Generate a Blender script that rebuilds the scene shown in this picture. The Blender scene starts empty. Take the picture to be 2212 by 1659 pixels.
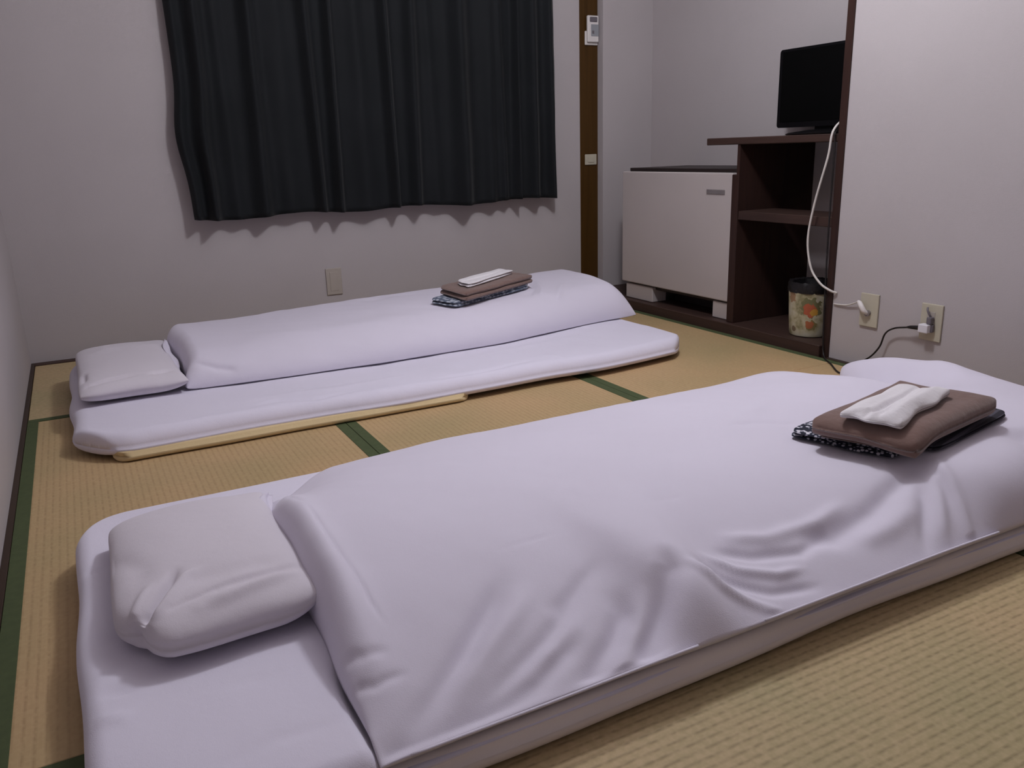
import bpy, bmesh, math, random
import numpy as np
from mathutils import Vector, Matrix

sc = bpy.context.scene
# ------------------------------------------------------------------ camera
cam_data = bpy.data.cameras.new('camera'); cam = bpy.data.objects.new('camera', cam_data)
sc.collection.objects.link(cam); sc.camera = cam
cR = (0.88309304, -0.46822794, -0.03015423)
cU = (0.1543504, 0.2292169, 0.96105961)
cF = (0.4430831, 0.85335937, -0.27469102)
cam.matrix_world = Matrix(((cR[0], cU[0], -cF[0], 0.2351), (cR[1], cU[1], -cF[1], -3.7808),
                           (cR[2], cU[2], -cF[2], 0.7807), (0, 0, 0, 1)))
cam_data.sensor_width = 36.0
cam_data.lens = 1772.9 / 2212 * 36.0
cam_data.clip_start = 0.01
# ------------------------------------------------------------------ light and exposure
world = bpy.data.worlds.new('world'); sc.world = world; world.use_nodes = True
world.node_tree.nodes['Background'].inputs[0].default_value = (0.75, 0.75, 0.9, 1)
world.node_tree.nodes['Background'].inputs[1].default_value = 0.02
ld = bpy.data.lights.new('ceiling_light', 'POINT'); ld.energy = 53.5; ld.shadow_soft_size = 0.11
ld.color = (0.985, 1.0, 1.075)
lo = bpy.data.objects.new('ceiling_light', ld); lo.location = (1.64, -1.92, 2.0)
sc.collection.objects.link(lo)
sc.view_settings.view_transform = 'Standard'; sc.view_settings.look = 'None'
sc.view_settings.exposure = 0.0; sc.view_settings.gamma = 1.0
sc.view_settings.use_curve_mapping = False

# ------------------------------------------------------------------ helpers
def link(o): sc.collection.objects.link(o); return o
def mesh_obj(name, verts, faces, mat, parent=None, smooth=True, sharp=None):
    me = bpy.data.meshes.new(name); me.from_pydata([tuple(map(float, v)) for v in verts], [], [tuple(map(int, f)) for f in faces]); me.update()
    bm = bmesh.new(); bm.from_mesh(me); bmesh.ops.recalc_face_normals(bm, faces=bm.faces); bm.to_mesh(me); bm.free()
    if smooth: me.polygons.foreach_set('use_smooth', [True] * len(me.polygons))
    me.materials.append(mat)
    o = bpy.data.objects.new(name, me); link(o)
    if parent is not None: o.parent = parent
    if smooth and sharp: me.set_sharp_from_angle(angle=math.radians(sharp))
    return o
def bm_obj(name, bm, mat, parent=None, smooth=False, sharp=None):
    me = bpy.data.meshes.new(name); bmesh.ops.recalc_face_normals(bm, faces=bm.faces); bm.to_mesh(me); bm.free()
    if smooth: me.polygons.foreach_set('use_smooth', [True] * len(me.polygons))
    me.materials.append(mat)
    o = bpy.data.objects.new(name, me); link(o)
    if parent is not None: o.parent = parent
    if smooth and sharp: me.set_sharp_from_angle(angle=math.radians(sharp))
    return o
def add_box(bm, x0, x1, y0, y1, z0, z1, bev=0.0, seg=1):
    r = bmesh.ops.create_cube(bm, size=1.0)
    vs = r['verts']
    for v in vs:
        v.co = Vector(((x0 + x1) / 2 + v.co.x * (x1 - x0), (y0 + y1) / 2 + v.co.y * (y1 - y0), (z0 + z1) / 2 + v.co.z * (z1 - z0)))
    if bev > 0:
        es = list({e for v in vs for e in v.link_edges})
        bmesh.ops.bevel(bm, geom=es, offset=bev, segments=seg, affect='EDGES', profile=0.5)
def box(name, x0, x1, y0, y1, z0, z1, mat, parent=None, bev=0.0, seg=1):
    bm = bmesh.new(); add_box(bm, x0, x1, y0, y1, z0, z1, bev, seg)
    return bm_obj(name, bm, mat, parent)
def empty(name, loc=(0, 0, 0)):
    o = bpy.data.objects.new(name, None); o.location = loc; o.empty_display_size = 0.1; link(o)
    return o
def keep(child, parent):       # parent while keeping world place
    child.parent = parent; child.matrix_parent_inverse = Matrix.Translation(parent.location).inverted()
def part(o, parent): keep(o, parent); return o
def tag(o, label, cat, group=None):
    o['label'] = label; o['category'] = cat
    if group: o['group'] = group
    return o
def struct(o): o['kind'] = 'structure'; return o
def catmull(pts, n=10):
    pts = [np.array(p, float) for p in pts]; P = [2 * pts[0] - pts[1]] + pts + [2 * pts[-1] - pts[-2]]
    out = []
    for i in range(1, len(P) - 2):
        for k in range(n):
            t = k / n
            out.append(0.5 * ((2 * P[i]) + (-P[i - 1] + P[i + 1]) * t + (2 * P[i - 1] - 5 * P[i] + 4 * P[i + 1] - P[i + 2]) * t * t + (-P[i - 1] + 3 * P[i] - 3 * P[i + 1] + P[i + 2]) * t ** 3))
    out.append(pts[-1]); return out
def tube(name, pts, r, mat, parent=None, seg=8, n=10, radii=None):
    c = catmull(pts, n); vs = []; fs = []
    up = np.array([0.13, 0.2, 0.97])
    for i, p_ in enumerate(c):
        t = c[min(i + 1, len(c) - 1)] - c[max(i - 1, 0)]; t = t / (np.linalg.norm(t) + 1e-9)
        a = np.cross(t, up); 
        if np.linalg.norm(a) < 0.05: a = np.cross(t, np.array([1.0, 0, 0]))
        a /= np.linalg.norm(a); b = np.cross(t, a)
        rr = r if radii is None else float(np.interp(i / (len(c) - 1), np.linspace(0, 1, len(radii)), radii))
        for k in range(seg):
            th = 2 * math.pi * k / seg; vs.append(p_ + rr * (math.cos(th) * a + math.sin(th) * b))
    for i in range(len(c) - 1):
        for k in range(seg):
            fs.append((i * seg + k, i * seg + (k + 1) % seg, (i + 1) * seg + (k + 1) % seg, (i + 1) * seg + k))
    fs.append(tuple(range(seg))); fs.append(tuple((len(c) - 1) * seg + k for k in range(seg)))
    return mesh_obj(name, vs, fs, mat, parent)
_rs = np.random.RandomState(7)
_W = [(_rs.uniform(-1, 1, 2), _rs.uniform(0, 6.28)) for _ in range(40)]
def waves(x, y, scale, seed=0, n=7):      # smooth pseudo noise in [-1, 1]
    s = 0
    for i in range(n):
        d, ph = _W[(seed * 5 + i) % 40]
        d = d / (np.linalg.norm(d) + 1e-6) * (0.6 + 0.8 * ((i * 37 + seed * 11) % 10) / 10)
        s = s + np.sin((d[0] * x + d[1] * y) * 6.283 / scale + ph + seed)
    return s / n
def sstep(a, b, x):
    t = np.clip((x - a) / (b - a), 0, 1); return t * t * (3 - 2 * t)
def edge_axis(n, pw=1.0):         # grid denser near both ends
    t = np.linspace(0, 1, n); return 0.5 - 0.5 * np.cos(np.pi * t) if pw == 1.0 else (1 - pw) * t + pw * (0.5 - 0.5 * np.cos(np.pi * t))
def poly_dist(X, Y, pts):
    best = np.full(X.shape, 9.0); tt = np.zeros(X.shape); m = len(pts) - 1
    for i in range(m):
        a = np.array(pts[i]); b = np.array(pts[i + 1]); d = b - a; L = (d ** 2).sum()
        u = np.clip(((X - a[0]) * d[0] + (Y - a[1]) * d[1]) / L, 0, 1)
        dd = np.hypot(X - a[0] - u * d[0], Y - a[1] - u * d[1]); w = dd < best
        best = np.where(w, dd, best); tt = np.where(w, (i + u) / m, tt)
    return best, tt
def grid_solid(name, X, Y, ZT, ZB, mat, parent=None, sharp=None):
    """closed solid between two height fields on the same grid (edges welded if equal)"""
    n, m = X.shape
    vt = np.stack([X, Y, ZT], -1).reshape(-1, 3); vb = np.stack([X, Y, ZB], -1).reshape(-1, 3)
    vs = np.concatenate([vt, vb]); N = n * m; fs = []
    for i in range(n - 1):
        for j in range(m - 1):
            a = i * m + j; fs.append((a, a + 1, a + m + 1, a + m)); fs.append((N + a, N + a + m, N + a + m + 1, N + a + 1))
    for j in range(m - 1):
        fs.append((j, N + j, N + j + 1, j + 1)); a = (n - 1) * m + j; fs.append((a, a + 1, N + a + 1, N + a))
    for i in range(n - 1):
        a = i * m; fs.append((a, a + m, N + a + m, N + a)); a = i * m + m - 1; fs.append((a, N + a, N + a + m, a + m))
    return mesh_obj(name, vs, fs, mat, parent, True, sharp)
def displace_normal(X, Y, Z, D):
    gx = np.gradient(Z, axis=0); gX = np.gradient(X, axis=0); gYx = np.gradient(Y, axis=0)
    hx = np.gradient(Z, axis=1); hX = np.gradient(X, axis=1); hY = np.gradient(Y, axis=1)
    a = np.stack([gX, gYx, gx], -1); b = np.stack([hX, hY, hx], -1)
    nrm = np.cross(a, b); l = np.linalg.norm(nrm, axis=-1, keepdims=True) + 1e-12; nrm = nrm / l
    nrm = np.where(nrm[..., 2:3] < 0, -nrm, nrm)
    return X + nrm[..., 0] * D, Y + nrm[..., 1] * D, Z + nrm[..., 2] * D

# ------------------------------------------------------------------ materials
def new_mat(name):
    m = bpy.data.materials.new(name); m.use_nodes = True; nt = m.node_tree; b = nt.nodes['Principled BSDF']
    return m, nt, b
def N(nt, typ, **kw):
    n = nt.nodes.new(typ)
    for k, v in kw.items():
        if k.startswith('in_'):
            key = k[3:]; n.inputs[int(key) if key.isdigit() else key].default_value = v
        else: setattr(n, k, v)
    return n
def ramp(nt, fac, stops):
    r = nt.nodes.new('ShaderNodeValToRGB'); e = r.color_ramp.elements
    while len(e) < len(stops): e.new(0.5)
    for el, (p_, c) in zip(e, stops): el.position = p_; el.color = (*c, 1)
    nt.links.new(fac, r.inputs[0]); return r.outputs[0]
def noise(nt, scale, detail=4, vec=None, rough=0.5):
    n = N(nt, 'ShaderNodeTexNoise'); n.inputs['Scale'].default_value = scale; n.inputs['Detail'].default_value = detail; n.inputs['Roughness'].default_value = rough
    if vec is not None: nt.links.new(vec, n.inputs['Vector'])
    return n
def coords(nt, scale=(1, 1, 1), rot=(0, 0, 0)):
    t = N(nt, 'ShaderNodeTexCoord'); mp = N(nt, 'ShaderNodeMapping'); mp.inputs['Scale'].default_value = scale; mp.inputs['Rotation'].default_value = rot
    nt.links.new(t.outputs['Object'], mp.inputs['Vector']); return mp.outputs[0]
def bump(nt, b, height, dist=0.001, strength=1.0):
    bp = N(nt, 'ShaderNodeBump'); bp.inputs['Distance'].default_value = dist; bp.inputs['Strength'].default_value = strength
    nt.links.new(height, bp.inputs['Height']); nt.links.new(bp.outputs[0], b.inputs['Normal']); return bp
def simple(name, c1, c2=None, rough=0.6, scale=8, bscale=None, bdist=0.0005, metallic=0, spec=0.4, sheen=0):
    m, nt, b = new_mat(name); v = coords(nt)
    n = noise(nt, scale, 5, v); c2 = c2 or tuple(x * 0.85 for x in c1)
    nt.links.new(ramp(nt, n.outputs[0], [(0.3, c1), (0.7, c2)]), b.inputs['Base Color'])
    b.inputs['Roughness'].default_value = rough; b.inputs['Metallic'].default_value = metallic
    b.inputs['Specular IOR Level'].default_value = spec
    if sheen: b.inputs['Sheen Weight'].default_value = sheen
    if bscale: bump(nt, b, noise(nt, bscale, 3, v).outputs[0], bdist)
    return m
def wood(name, c1, c2, axis='Z', rough=0.45, scale=1.0):
    m, nt, b = new_mat(name)
    sc_ = {'Z': (18, 18, 0.8), 'Y': (18, 0.8, 18), 'X': (0.8, 18, 18)}[axis]
    v = coords(nt, tuple(s * scale for s in sc_)); n = noise(nt, 1.6, 6, v, 0.6); n.inputs['Distortion'].default_value = 0.6
    nt.links.new(ramp(nt, n.outputs[0], [(0.3, c1), (0.55, c2), (0.75, c1)]), b.inputs['Base Color'])
    b.inputs['Roughness'].default_value = rough; b.inputs['Specular IOR Level'].default_value = 0.18; bump(nt, b, n.outputs[0], 0.0004)
    return m
def tatami(name, along, c1, c2, dark):
    m, nt, b = new_mat(name)
    v = coords(nt, (1, 1, 1), (0, 0, math.pi / 2) if along == 'Y' else (0, 0, 0))
    sep = N(nt, 'ShaderNodeSeparateXYZ'); nt.links.new(v, sep.inputs[0])
    def mth(op, a, b_=None, c_=None):
        n = N(nt, 'ShaderNodeMath', operation=op)
        for k, q in enumerate((a, b_, c_)):
            if q is None: continue
            if isinstance(q, (int, float)): n.inputs[k].default_value = q
            else: nt.links.new(q, n.inputs[k])
        return n.outputs[0]
    row = mth('DIVIDE', sep.outputs[1], 0.0150); rid = mth('FLOOR', row); rf = mth('ABSOLUTE', mth('SUBTRACT', mth('FRACT', row), 0.5))   # 0.5 at the row joint
    off = mth('MULTIPLY', mth('MODULO', rid, 2.0), 0.5)
    col = mth('FRACT', mth('ADD', mth('DIVIDE', sep.outputs[0], 0.020), off)); cf = mth('ABSOLUTE', mth('SUBTRACT', col, 0.5))
    joint = mth('SMOOTH_MIN', 1.0, mth('MAXIMUM', 0.0, mth('MULTIPLY', mth('SUBTRACT', rf, 0.22), 3.6)), 0.1)
    dash = mth('MULTIPLY', joint, mth('MULTIPLY_ADD', ramp(nt, noise(nt, 75, 1, v).outputs[0], [(0.35, (0, 0, 0)), (0.65, (1, 1, 1))]), 0.8, 0.2))
    br = N(nt, 'ShaderNodeMix', data_type='RGBA'); nt.links.new(dash, br.inputs[0])
    grain = noise(nt, 90, 2, v); nt.links.new(ramp(nt, grain.outputs[0], [(0.35, c1), (0.65, c2)]), br.inputs[6]); br.inputs[7].default_value = (*dark, 1)
    big = noise(nt, 2.3, 3, v); mix = N(nt, 'ShaderNodeMix', data_type='RGBA', blend_type='MULTIPLY'); mix.inputs[0].default_value = 1
    nt.links.new(br.outputs[2], mix.inputs[6])
    nt.links.new(ramp(nt, big.outputs[0], [(0.3, (0.86, 0.90, 0.84)), (0.7, (1.08, 1.0, 0.98))]), mix.inputs[7])
    nt.links.new(mix.outputs[2], b.inputs['Base Color'])
    inv = N(nt, 'ShaderNodeMath', operation='SUBTRACT'); inv.inputs[0].default_value = 1.0; nt.links.new(dash, inv.inputs[1])
    bump(nt, b, inv.outputs[0], 0.0010, 0.7)
    b.inputs['Roughness'].default_value = 0.62; b.inputs['Specular IOR Level'].default_value = 0.3
    return m
def fabric(name, c1, c2, rough=0.85, weave=900, wrinkle=14, wd=0.0015, sheen=0.15):
    m, nt, b = new_mat(name); v = coords(nt)
    n = noise(nt, 3.0, 3, v)
    nt.links.new(ramp(nt, n.outputs[0], [(0.3, c1), (0.7, c2)]), b.inputs['Base Color'])
    w1 = noise(nt, weave, 2, v); w2 = noise(nt, wrinkle, 5, v, 0.55)
    add = N(nt, 'ShaderNodeMath', operation='MULTIPLY_ADD'); nt.links.new(w1.outputs[0], add.inputs[0]); add.inputs[1].default_value = 0.12
    nt.links.new(w2.outputs[0], add.inputs[2])
    bump(nt, b, add.outputs[0], wd)
    b.inputs['Roughness'].default_value = rough; b.inputs['Sheen Weight'].default_value = sheen; b.inputs['Specular IOR Level'].default_value = 0.2
    return m

M = {}
M['wall'] = simple('wall_paper', (0.475, 0.435, 0.44), (0.455, 0.415, 0.42), 0.9, 3, 420, 0.0006, spec=0.15)
M['ceiling'] = simple('ceiling_paper', (0.78, 0.74, 0.72), (0.76, 0.72, 0.70), 0.9, 3, spec=0.1)
M['trim'] = wood('dark_trim_wood', (0.030, 0.019, 0.013), (0.045, 0.027, 0.018), 'Y')
M['trim_x'] = wood('dark_trim_wood_x', (0.040, 0.021, 0.015), (0.060, 0.030, 0.021), 'X')
M['post'] = wood('brown_post_wood', (0.052, 0.024, 0.005), (0.072, 0.034, 0.008), 'Z')
M['panel'] = wood('dark_walnut_upright', (0.026, 0.0135, 0.012), (0.040, 0.020, 0.016), 'Z')
M['board'] = wood('dark_walnut_board', (0.036, 0.021, 0.018), (0.056, 0.032, 0.026), 'Y')
M['subfloor'] = wood('plank_subfloor', (0.22, 0.14, 0.08), (0.30, 0.19, 0.11), 'Y')
M['tatami_y'] = tatami('tatami_along_y', 'Y', (0.50, 0.365, 0.20), (0.465, 0.335, 0.18), (0.41, 0.29, 0.155))
M['tatami_x'] = tatami('tatami_along_x', 'X', (0.52, 0.405, 0.24), (0.45, 0.36, 0.20), (0.31, 0.245, 0.135))
M['heri'] = simple('green_cloth_border', (0.070, 0.093, 0.036), (0.058, 0.078, 0.030), 0.8, 60, 900, 0.0004)
M['sheet'] = fabric('white_cotton_sheet', (0.755, 0.72, 0.84), (0.735, 0.70, 0.815), weave=700, wrinkle=9, wd=0.003)
M['cover'] = fabric('white_duvet_cover', (0.715, 0.675, 0.785), (0.695, 0.655, 0.76), weave=700, wrinkle=5, wd=0.003)
M['pillowcase'] = fabric('white_pillowcase', (0.70, 0.655, 0.72), (0.68, 0.635, 0.70), weave=700, wrinkle=12, wd=0.003)
M['pad'] = fabric('cream_futon_pad', (0.68, 0.53, 0.30), (0.62, 0.48, 0.27), wrinkle=20, wd=0.002)
M['pad_white'] = fabric('white_futon_pad', (0.80, 0.73, 0.72), (0.77, 0.70, 0.69), wrinkle=20, wd=0.002)
M['towel'] = fabric('brown_terry', (0.215, 0.135, 0.115), (0.175, 0.108, 0.092), 0.95, 500, 60, 0.002, 0.4)
M['washcloth'] = fabric('white_terry', (0.80, 0.77, 0.80), (0.76, 0.73, 0.76), 0.95, 500, 60, 0.002, 0.3)
M['curtain'] = fabric('charcoal_curtain', (0.0092, 0.0108, 0.0128), (0.0070, 0.0085, 0.0100), 0.75, 500, 20, 0.001, 0.05)
M['plate'] = simple('beige_plastic', (0.50, 0.46, 0.36), (0.47, 0.43, 0.34), 0.4, 20)
M['plate_dim'] = simple('grey_beige_plastic', (0.43, 0.38, 0.34), (0.41, 0.365, 0.32), 0.45, 20)
M['ivory'] = simple('ivory_plastic', (0.72, 0.68, 0.66), (0.69, 0.65, 0.63), 0.4, 20)
M['white_plastic'] = simple('white_plastic', (0.72, 0.70, 0.74), (0.69, 0.67, 0.71), 0.35, 20)
M['grey_plastic'] = simple('grey_plastic', (0.16, 0.14, 0.16), (0.13, 0.12, 0.13), 0.4, 20)
M['lcd'] = simple('grey_display', (0.30, 0.31, 0.33), (0.27, 0.28, 0.3), 0.25, 20)
M['black_plastic'] = simple('black_plastic', (0.006, 0.005, 0.006), (0.004, 0.004, 0.005), 0.3, 20)
M['screen'] = simple('black_screen', (0.002, 0.002, 0.002), (0.0018, 0.0018, 0.002), 0.5, 5, spec=0.1)
M['black_cord'] = simple('black_cord', (0.012, 0.009, 0.009), None, 0.5, 30)
M['white_cord'] = simple('white_cord', (0.68, 0.64, 0.60), None, 0.5, 30)
M['fridge'] = simple('cream_enamel', (0.49, 0.435, 0.42), (0.465, 0.415, 0.40), 0.45, 4)
M['fridge_dark'] = simple('dark_brown_laminate', (0.022, 0.014, 0.013), None, 0.5, 10)
M['badge'] = simple('dull_metal', (0.28, 0.25, 0.25), None, 0.4, 40, metallic=0.4)
M['bag'] = simple('black_bag', (0.006, 0.005, 0.006), None, 0.5, 30, 60, 0.002)
M['glass'] = simple('night_glass', (0.01, 0.012, 0.015), None, 0.08, 3, spec=0.5)
M['window_wood'] = wood('red_brown_frame', (0.10, 0.03, 0.02), (0.14, 0.05, 0.03), 'Z')
M['steel'] = simple('steel', (0.5, 0.5, 0.5), None, 0.35, 30, metallic=0.9)

def yukata_mat():
    m, nt, b = new_mat('indigo_print_cotton'); v = coords(nt, (1, 1, 1), (0, 0, 0.4))
    vo = N(nt, 'ShaderNodeTexVoronoi'); vo.inputs['Scale'].default_value = 115; nt.links.new(v, vo.inputs['Vector'])
    n = noise(nt, 60, 2, v); ad = N(nt, 'ShaderNodeMath', operation='MULTIPLY_ADD'); ad.inputs[1].default_value = 0.6
    nt.links.new(n.outputs[0], ad.inputs[0]); nt.links.new(vo.outputs['Distance'], ad.inputs[2])
    nt.links.new(ramp(nt, ad.outputs[0], [(0.60, (0.66, 0.64, 0.70)), (0.70, (0.22, 0.23, 0.30)), (0.78, (0.012, 0.014, 0.03))]), b.inputs['Base Color'])
    b.inputs['Roughness'].default_value = 0.9; return m
M['yukata'] = yukata_mat()
def yukata_far_mat():
    m, nt, b = new_mat('grey_blue_print_cotton'); v = coords(nt)
    vo = N(nt, 'ShaderNodeTexVoronoi'); vo.inputs['Scale'].default_value = 70; nt.links.new(v, vo.inputs['Vector'])
    nt.links.new(ramp(nt, vo.outputs['Distance'], [(0.3, (0.42, 0.45, 0.52)), (0.6, (0.10, 0.12, 0.17))]), b.inputs['Base Color'])
    b.inputs['Roughness'].default_value = 0.9; return m
M['yukata_far'] = yukata_far_mat()
def stripe_mat():
    m, nt, b = new_mat('dark_sash_cotton'); v = coords(nt, (1, 1, 1), (0, 0, -0.25))
    w = N(nt, 'ShaderNodeTexWave'); w.bands_direction = 'Y'; w.inputs['Scale'].default_value = 16; w.inputs['Distortion'].default_value = 1.0
    nt.links.new(v, w.inputs['Vector'])
    nt.links.new(ramp(nt, w.outputs[0], [(0.55, (0.018, 0.016, 0.026)), (0.8, (0.075, 0.07, 0.095))]), b.inputs['Base Color'])
    b.inputs['Roughness'].default_value = 0.85; return m
M['sash'] = stripe_mat()
def bin_mat():
    m, nt, b = new_mat('floral_bin_print'); v = coords(nt)
    n = noise(nt, 22, 4, v)
    base = ramp(nt, n.outputs[0], [(0.38, (0.50, 0.47, 0.36)), (0.52, (0.42, 0.37, 0.24)), (0.62, (0.22, 0.20, 0.10)), (0.72, (0.40, 0.33, 0.20))])
    def blob(c, r, col, prev, dist=0.5):
        sub = N(nt, 'ShaderNodeVectorMath', operation='DISTANCE'); nt.links.new(v, sub.inputs[0]); sub.inputs[1].default_value = c
        nn = noise(nt, 60, 3, v); a = N(nt, 'ShaderNodeMath', operation='MULTIPLY_ADD'); a.inputs[1].default_value = r * 1.6; nt.links.new(nn.outputs[0], a.inputs[0]); nt.links.new(sub.outputs['Value'], a.inputs[2])
        lt = N(nt, 'ShaderNodeMath', operation='LESS_THAN'); nt.links.new(a.outputs[0], lt.inputs[0]); lt.inputs[1].default_value = r * 1.9
        mx = N(nt, 'ShaderNodeMix', data_type='RGBA'); nt.links.new(lt.outputs[0], mx.inputs[0]); nt.links.new(prev, mx.inputs[6]); mx.inputs[7].default_value = (*col, 1)
        return mx.outputs[2]
    # flowers on the side facing the room (bin-local metres)
    c = blob((-0.062, -0.055, 0.118), 0.034, (0.16, 0.15, 0.07), base)
    c = blob((-0.066, -0.055, 0.108), 0.024, (0.42, 0.10, 0.045), c)
    c = blob((-0.055, -0.068, 0.100), 0.013, (0.48, 0.25, 0.04), c)
    c = blob((-0.06, -0.06, 0.048), 0.020, (0.20, 0.16, 0.06), c)
    c = blob((-0.063, -0.056, 0.052), 0.015, (0.38, 0.12, 0.05), c)
    c = blob((-0.085, 0.02, 0.155), 0.018, (0.30, 0.18, 0.10), c)
    c = blob((-0.085, 0.01, 0.03), 0.012, (0.18, 0.13, 0.08), c)
    nt.links.new(c, b.inputs['Base Color']); b.inputs['Roughness'].default_value = 0.5
    return m
M['bin'] = bin_mat()

# ------------------------------------------------------------------ structure
W = 2.643; YF = -4.35; H = 2.4; YN = -1.705; XB = 3.064
floor = struct(box('floor', -0.02, W + 0.02, YF, 0.02, -0.12, -0.055, M['subfloor']))
# tatami mats: parts of the floor, green cloth borders are sub-parts
w = 0.88
x1, x2 = 0.8725, 1.752
TRIM = 0.022; TL = 0.014; TB = 0.050
def mat_piece(xa, xb, ya, yb, along):      # the border of the far row at the back wall is tucked under the trim
    g = 0.0012
    mt = box('tatami_mat', xa + g, xb - g, ya + g, yb - g, -0.055, 0.0, M['tatami_x'] if along == 'X' else M['tatami_y'], floor, 0.0015)
    bw = 0.031
    if along == 'Y':
        for a, b_ in ((xa + g, xa + bw), (xb - bw, xb - g)):
            box('cloth_border', a - 0.0004, b_ + 0.0004, ya + g, yb - g, -0.05, 0.0012, M['heri'], mt, 0.0005)
    else:
        for a, b_ in ((ya + g, ya + bw), (yb - bw, yb - g))[:1 if yb > -.1 else 2]:
            box('cloth_border', xa + g, xb - g, a - 0.0004, b_ + 0.0004, -0.05, 0.0012, M['heri'], mt, 0.0005)
xe = W - TRIM
mat_piece(TL, x2, -0.90, -TB, 'X')
mat_piece(TL, x1, -2.66, -0.90, 'Y')
mat_piece(x1, x2, -2.66, -0.90, 'Y')
mat_piece(x2, xe, -1.76, -TB, 'Y')
mat_piece(x2, xe, -3.54, -1.76, 'Y')
mat_piece(TL, x2, -3.54, -2.66, 'X')
# walls
struct(box('wall_left', -0.12, 0.0, YF, 0.12, -0.12, H, M['wall']))
# back wall with the window opening (hidden by the curtain)
wb = bmesh.new()
WX0, WX1, WZ0, WZ1 = 0.74, 2.44, 0.80, 1.80
add_box(wb, 0.0, WX0, 0.0, 0.12, -0.12, H); add_box(wb, WX1, W, 0.0, 0.12, -0.12, H)
add_box(wb, WX0, WX1, 0.0, 0.12, -0.12, WZ0); add_box(wb, WX0, WX1, 0.0, 0.12, WZ1, H)
struct(bm_obj('wall_back', wb, M['wall']))
win = struct(empty('window_1', ((WX0 + WX1) / 2, 0.06, WZ0)))
fb = bmesh.new()
for a in ((WX0, WX0 + .04, .02, .10, WZ0, WZ1), (WX1 - .04, WX1, .02, .10, WZ0, WZ1), (WX0, WX1, .02, .10, WZ0, WZ0 + .04), (WX0, WX1, .02, .10, WZ1 - .04, WZ1)):
    add_box(fb, *a, 0.002)
part(bm_obj('window_frame', fb, M['window_wood']), win)
xm = (WX0 + WX1) / 2
part(box('pane', WX0 + .04, xm, .065, .070, WZ0 + .04, WZ1 - .04, M['glass']), win)
part(box('pane', xm, WX1 - .04, .050, .055, WZ0 + .04, WZ1 - .04, M['glass']), win)
part(box('window_rail', xm - .02, xm + .02, .045, .075, WZ0 + .04, WZ1 - .04, M['window_wood'], bev=.002), win)
# right wall starts at the near side of the recess
struct(box('wall_right', W, W + 0.12, YF, YN, -0.12, H, M['wall']))
nb = bmesh.new()
add_box(nb, XB, XB + 0.1, YN - .1, 0.12, -0.12, H)
add_box(nb, 2.752, XB, -0.05, 0.12, -0.12, H)
struct(bm_obj('wall_recess', nb, M['wall']))
struct(box('wall_front', -0.12, W + 0.12, YF - 0.12, YF, -0.12, H, M['wall']))
struct(box('ceiling', -0.12, XB + 0.1, YF - 0.12, 0.12, H, H + 0.08, M['ceiling']))
# trims round the mats
struct(box('trim_1', 0.0, TL, -3.54, 0.0, -0.055, 0.003, M['trim'], bev=0.001))
struct(box('trim_2', TL, W, -TB, 0.0, -0.055, 0.003, M['trim_x'], bev=0.001))
struct(box('trim_3', W - TRIM, W, -3.54, YN - 0.002, -0.055, 0.003, M['trim'], bev=0.001))
struct(box('trim_4', 0.0, W, -3.60, -3.54, -0.055, 0.003, M['trim_x'], bev=0.001))
struct(box('trim_post', W, 2.752, -0.003, 0.12, -0.055, H, M['post'], bev=0.002))
# upright panel at the near end of the recess
struct(box('trim_upright', W - 0.006, XB, YN, YN + 0.030, -0.055, H, M['panel'], bev=0.0015))
# raised plank floor of the recess
struct(box('trim_platform', W - TRIM, XB, YN + 0.030, -0.05, -0.055, 0.044, M['board'], bev=0.003))

# ------------------------------------------------------------------ shelf unit (divider, shelf, top board)
sh = empty('shelf_unit', (2.85, -1.17, 0.044))
tag(sh, 'dark brown open shelf unit in the recess, its top board over the refrigerator', 'shelf')
part(box('divider_panel', 2.645, XB, -1.187, -1.172, 0.045, 0.772, M['panel'], bev=.001), sh)
part(box('front_stile', 2.643, 2.675, -1.186, -1.149, 0.045, 0.655, M['panel'], bev=.0015), sh)
part(box('middle_shelf', 2.648, 2.85, YN + .031, -1.188, 0.476, 0.511, M['board'], bev=.002), sh)
part(box('top_board', 2.640, XB, YN + .031, -0.99, 0.772, 0.800, M['board'], bev=.003), sh)

# ------------------------------------------------------------------ small refrigerator
fr = empty('small_refrigerator', (2.85, -0.75, 0.044))
tag(fr, 'low cream-fronted refrigerator with a dark top standing in the recess left of the shelves', 'refrigerator')
part(box('body', 2.685, 3.02, -1.136, -0.385, 0.105, 0.662, M['fridge_dark'], bev=.004), fr)
dr = part(box('door', 2.655, 2.684, -1.140, -0.365, 0.125, 0.661, M['fridge'], bev=.006, seg=3), fr)
bd = box('handle', 2.651, 2.6555, -1.098, -0.985, 0.573, 0.592, M['badge'], None, .0015); bd.parent = dr
part(box('top_panel', 2.675, 3.03, -1.141, -0.40, 0.662, 0.677, M['fridge_dark'], bev=.002), fr)
for a, b_ in ((-0.605, -0.39), (-1.140, -1.035)):
    part(box('foot', 2.665, 2.75, a, b_, 0.045, 0.117, M['fridge'], bev=.003), fr)
part(box('kick_plate', 2.80, 2.82, -1.03, -0.61, 0.045, 0.105, M['fridge_dark']), fr)
for a, b_ in ((-0.605, -0.39), (-1.130, -1.035)):
    part(box('rear_foot', 2.93, 2.99, a, b_, 0.045, 0.105, M['fridge_dark'], bev=.003), fr)

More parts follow.
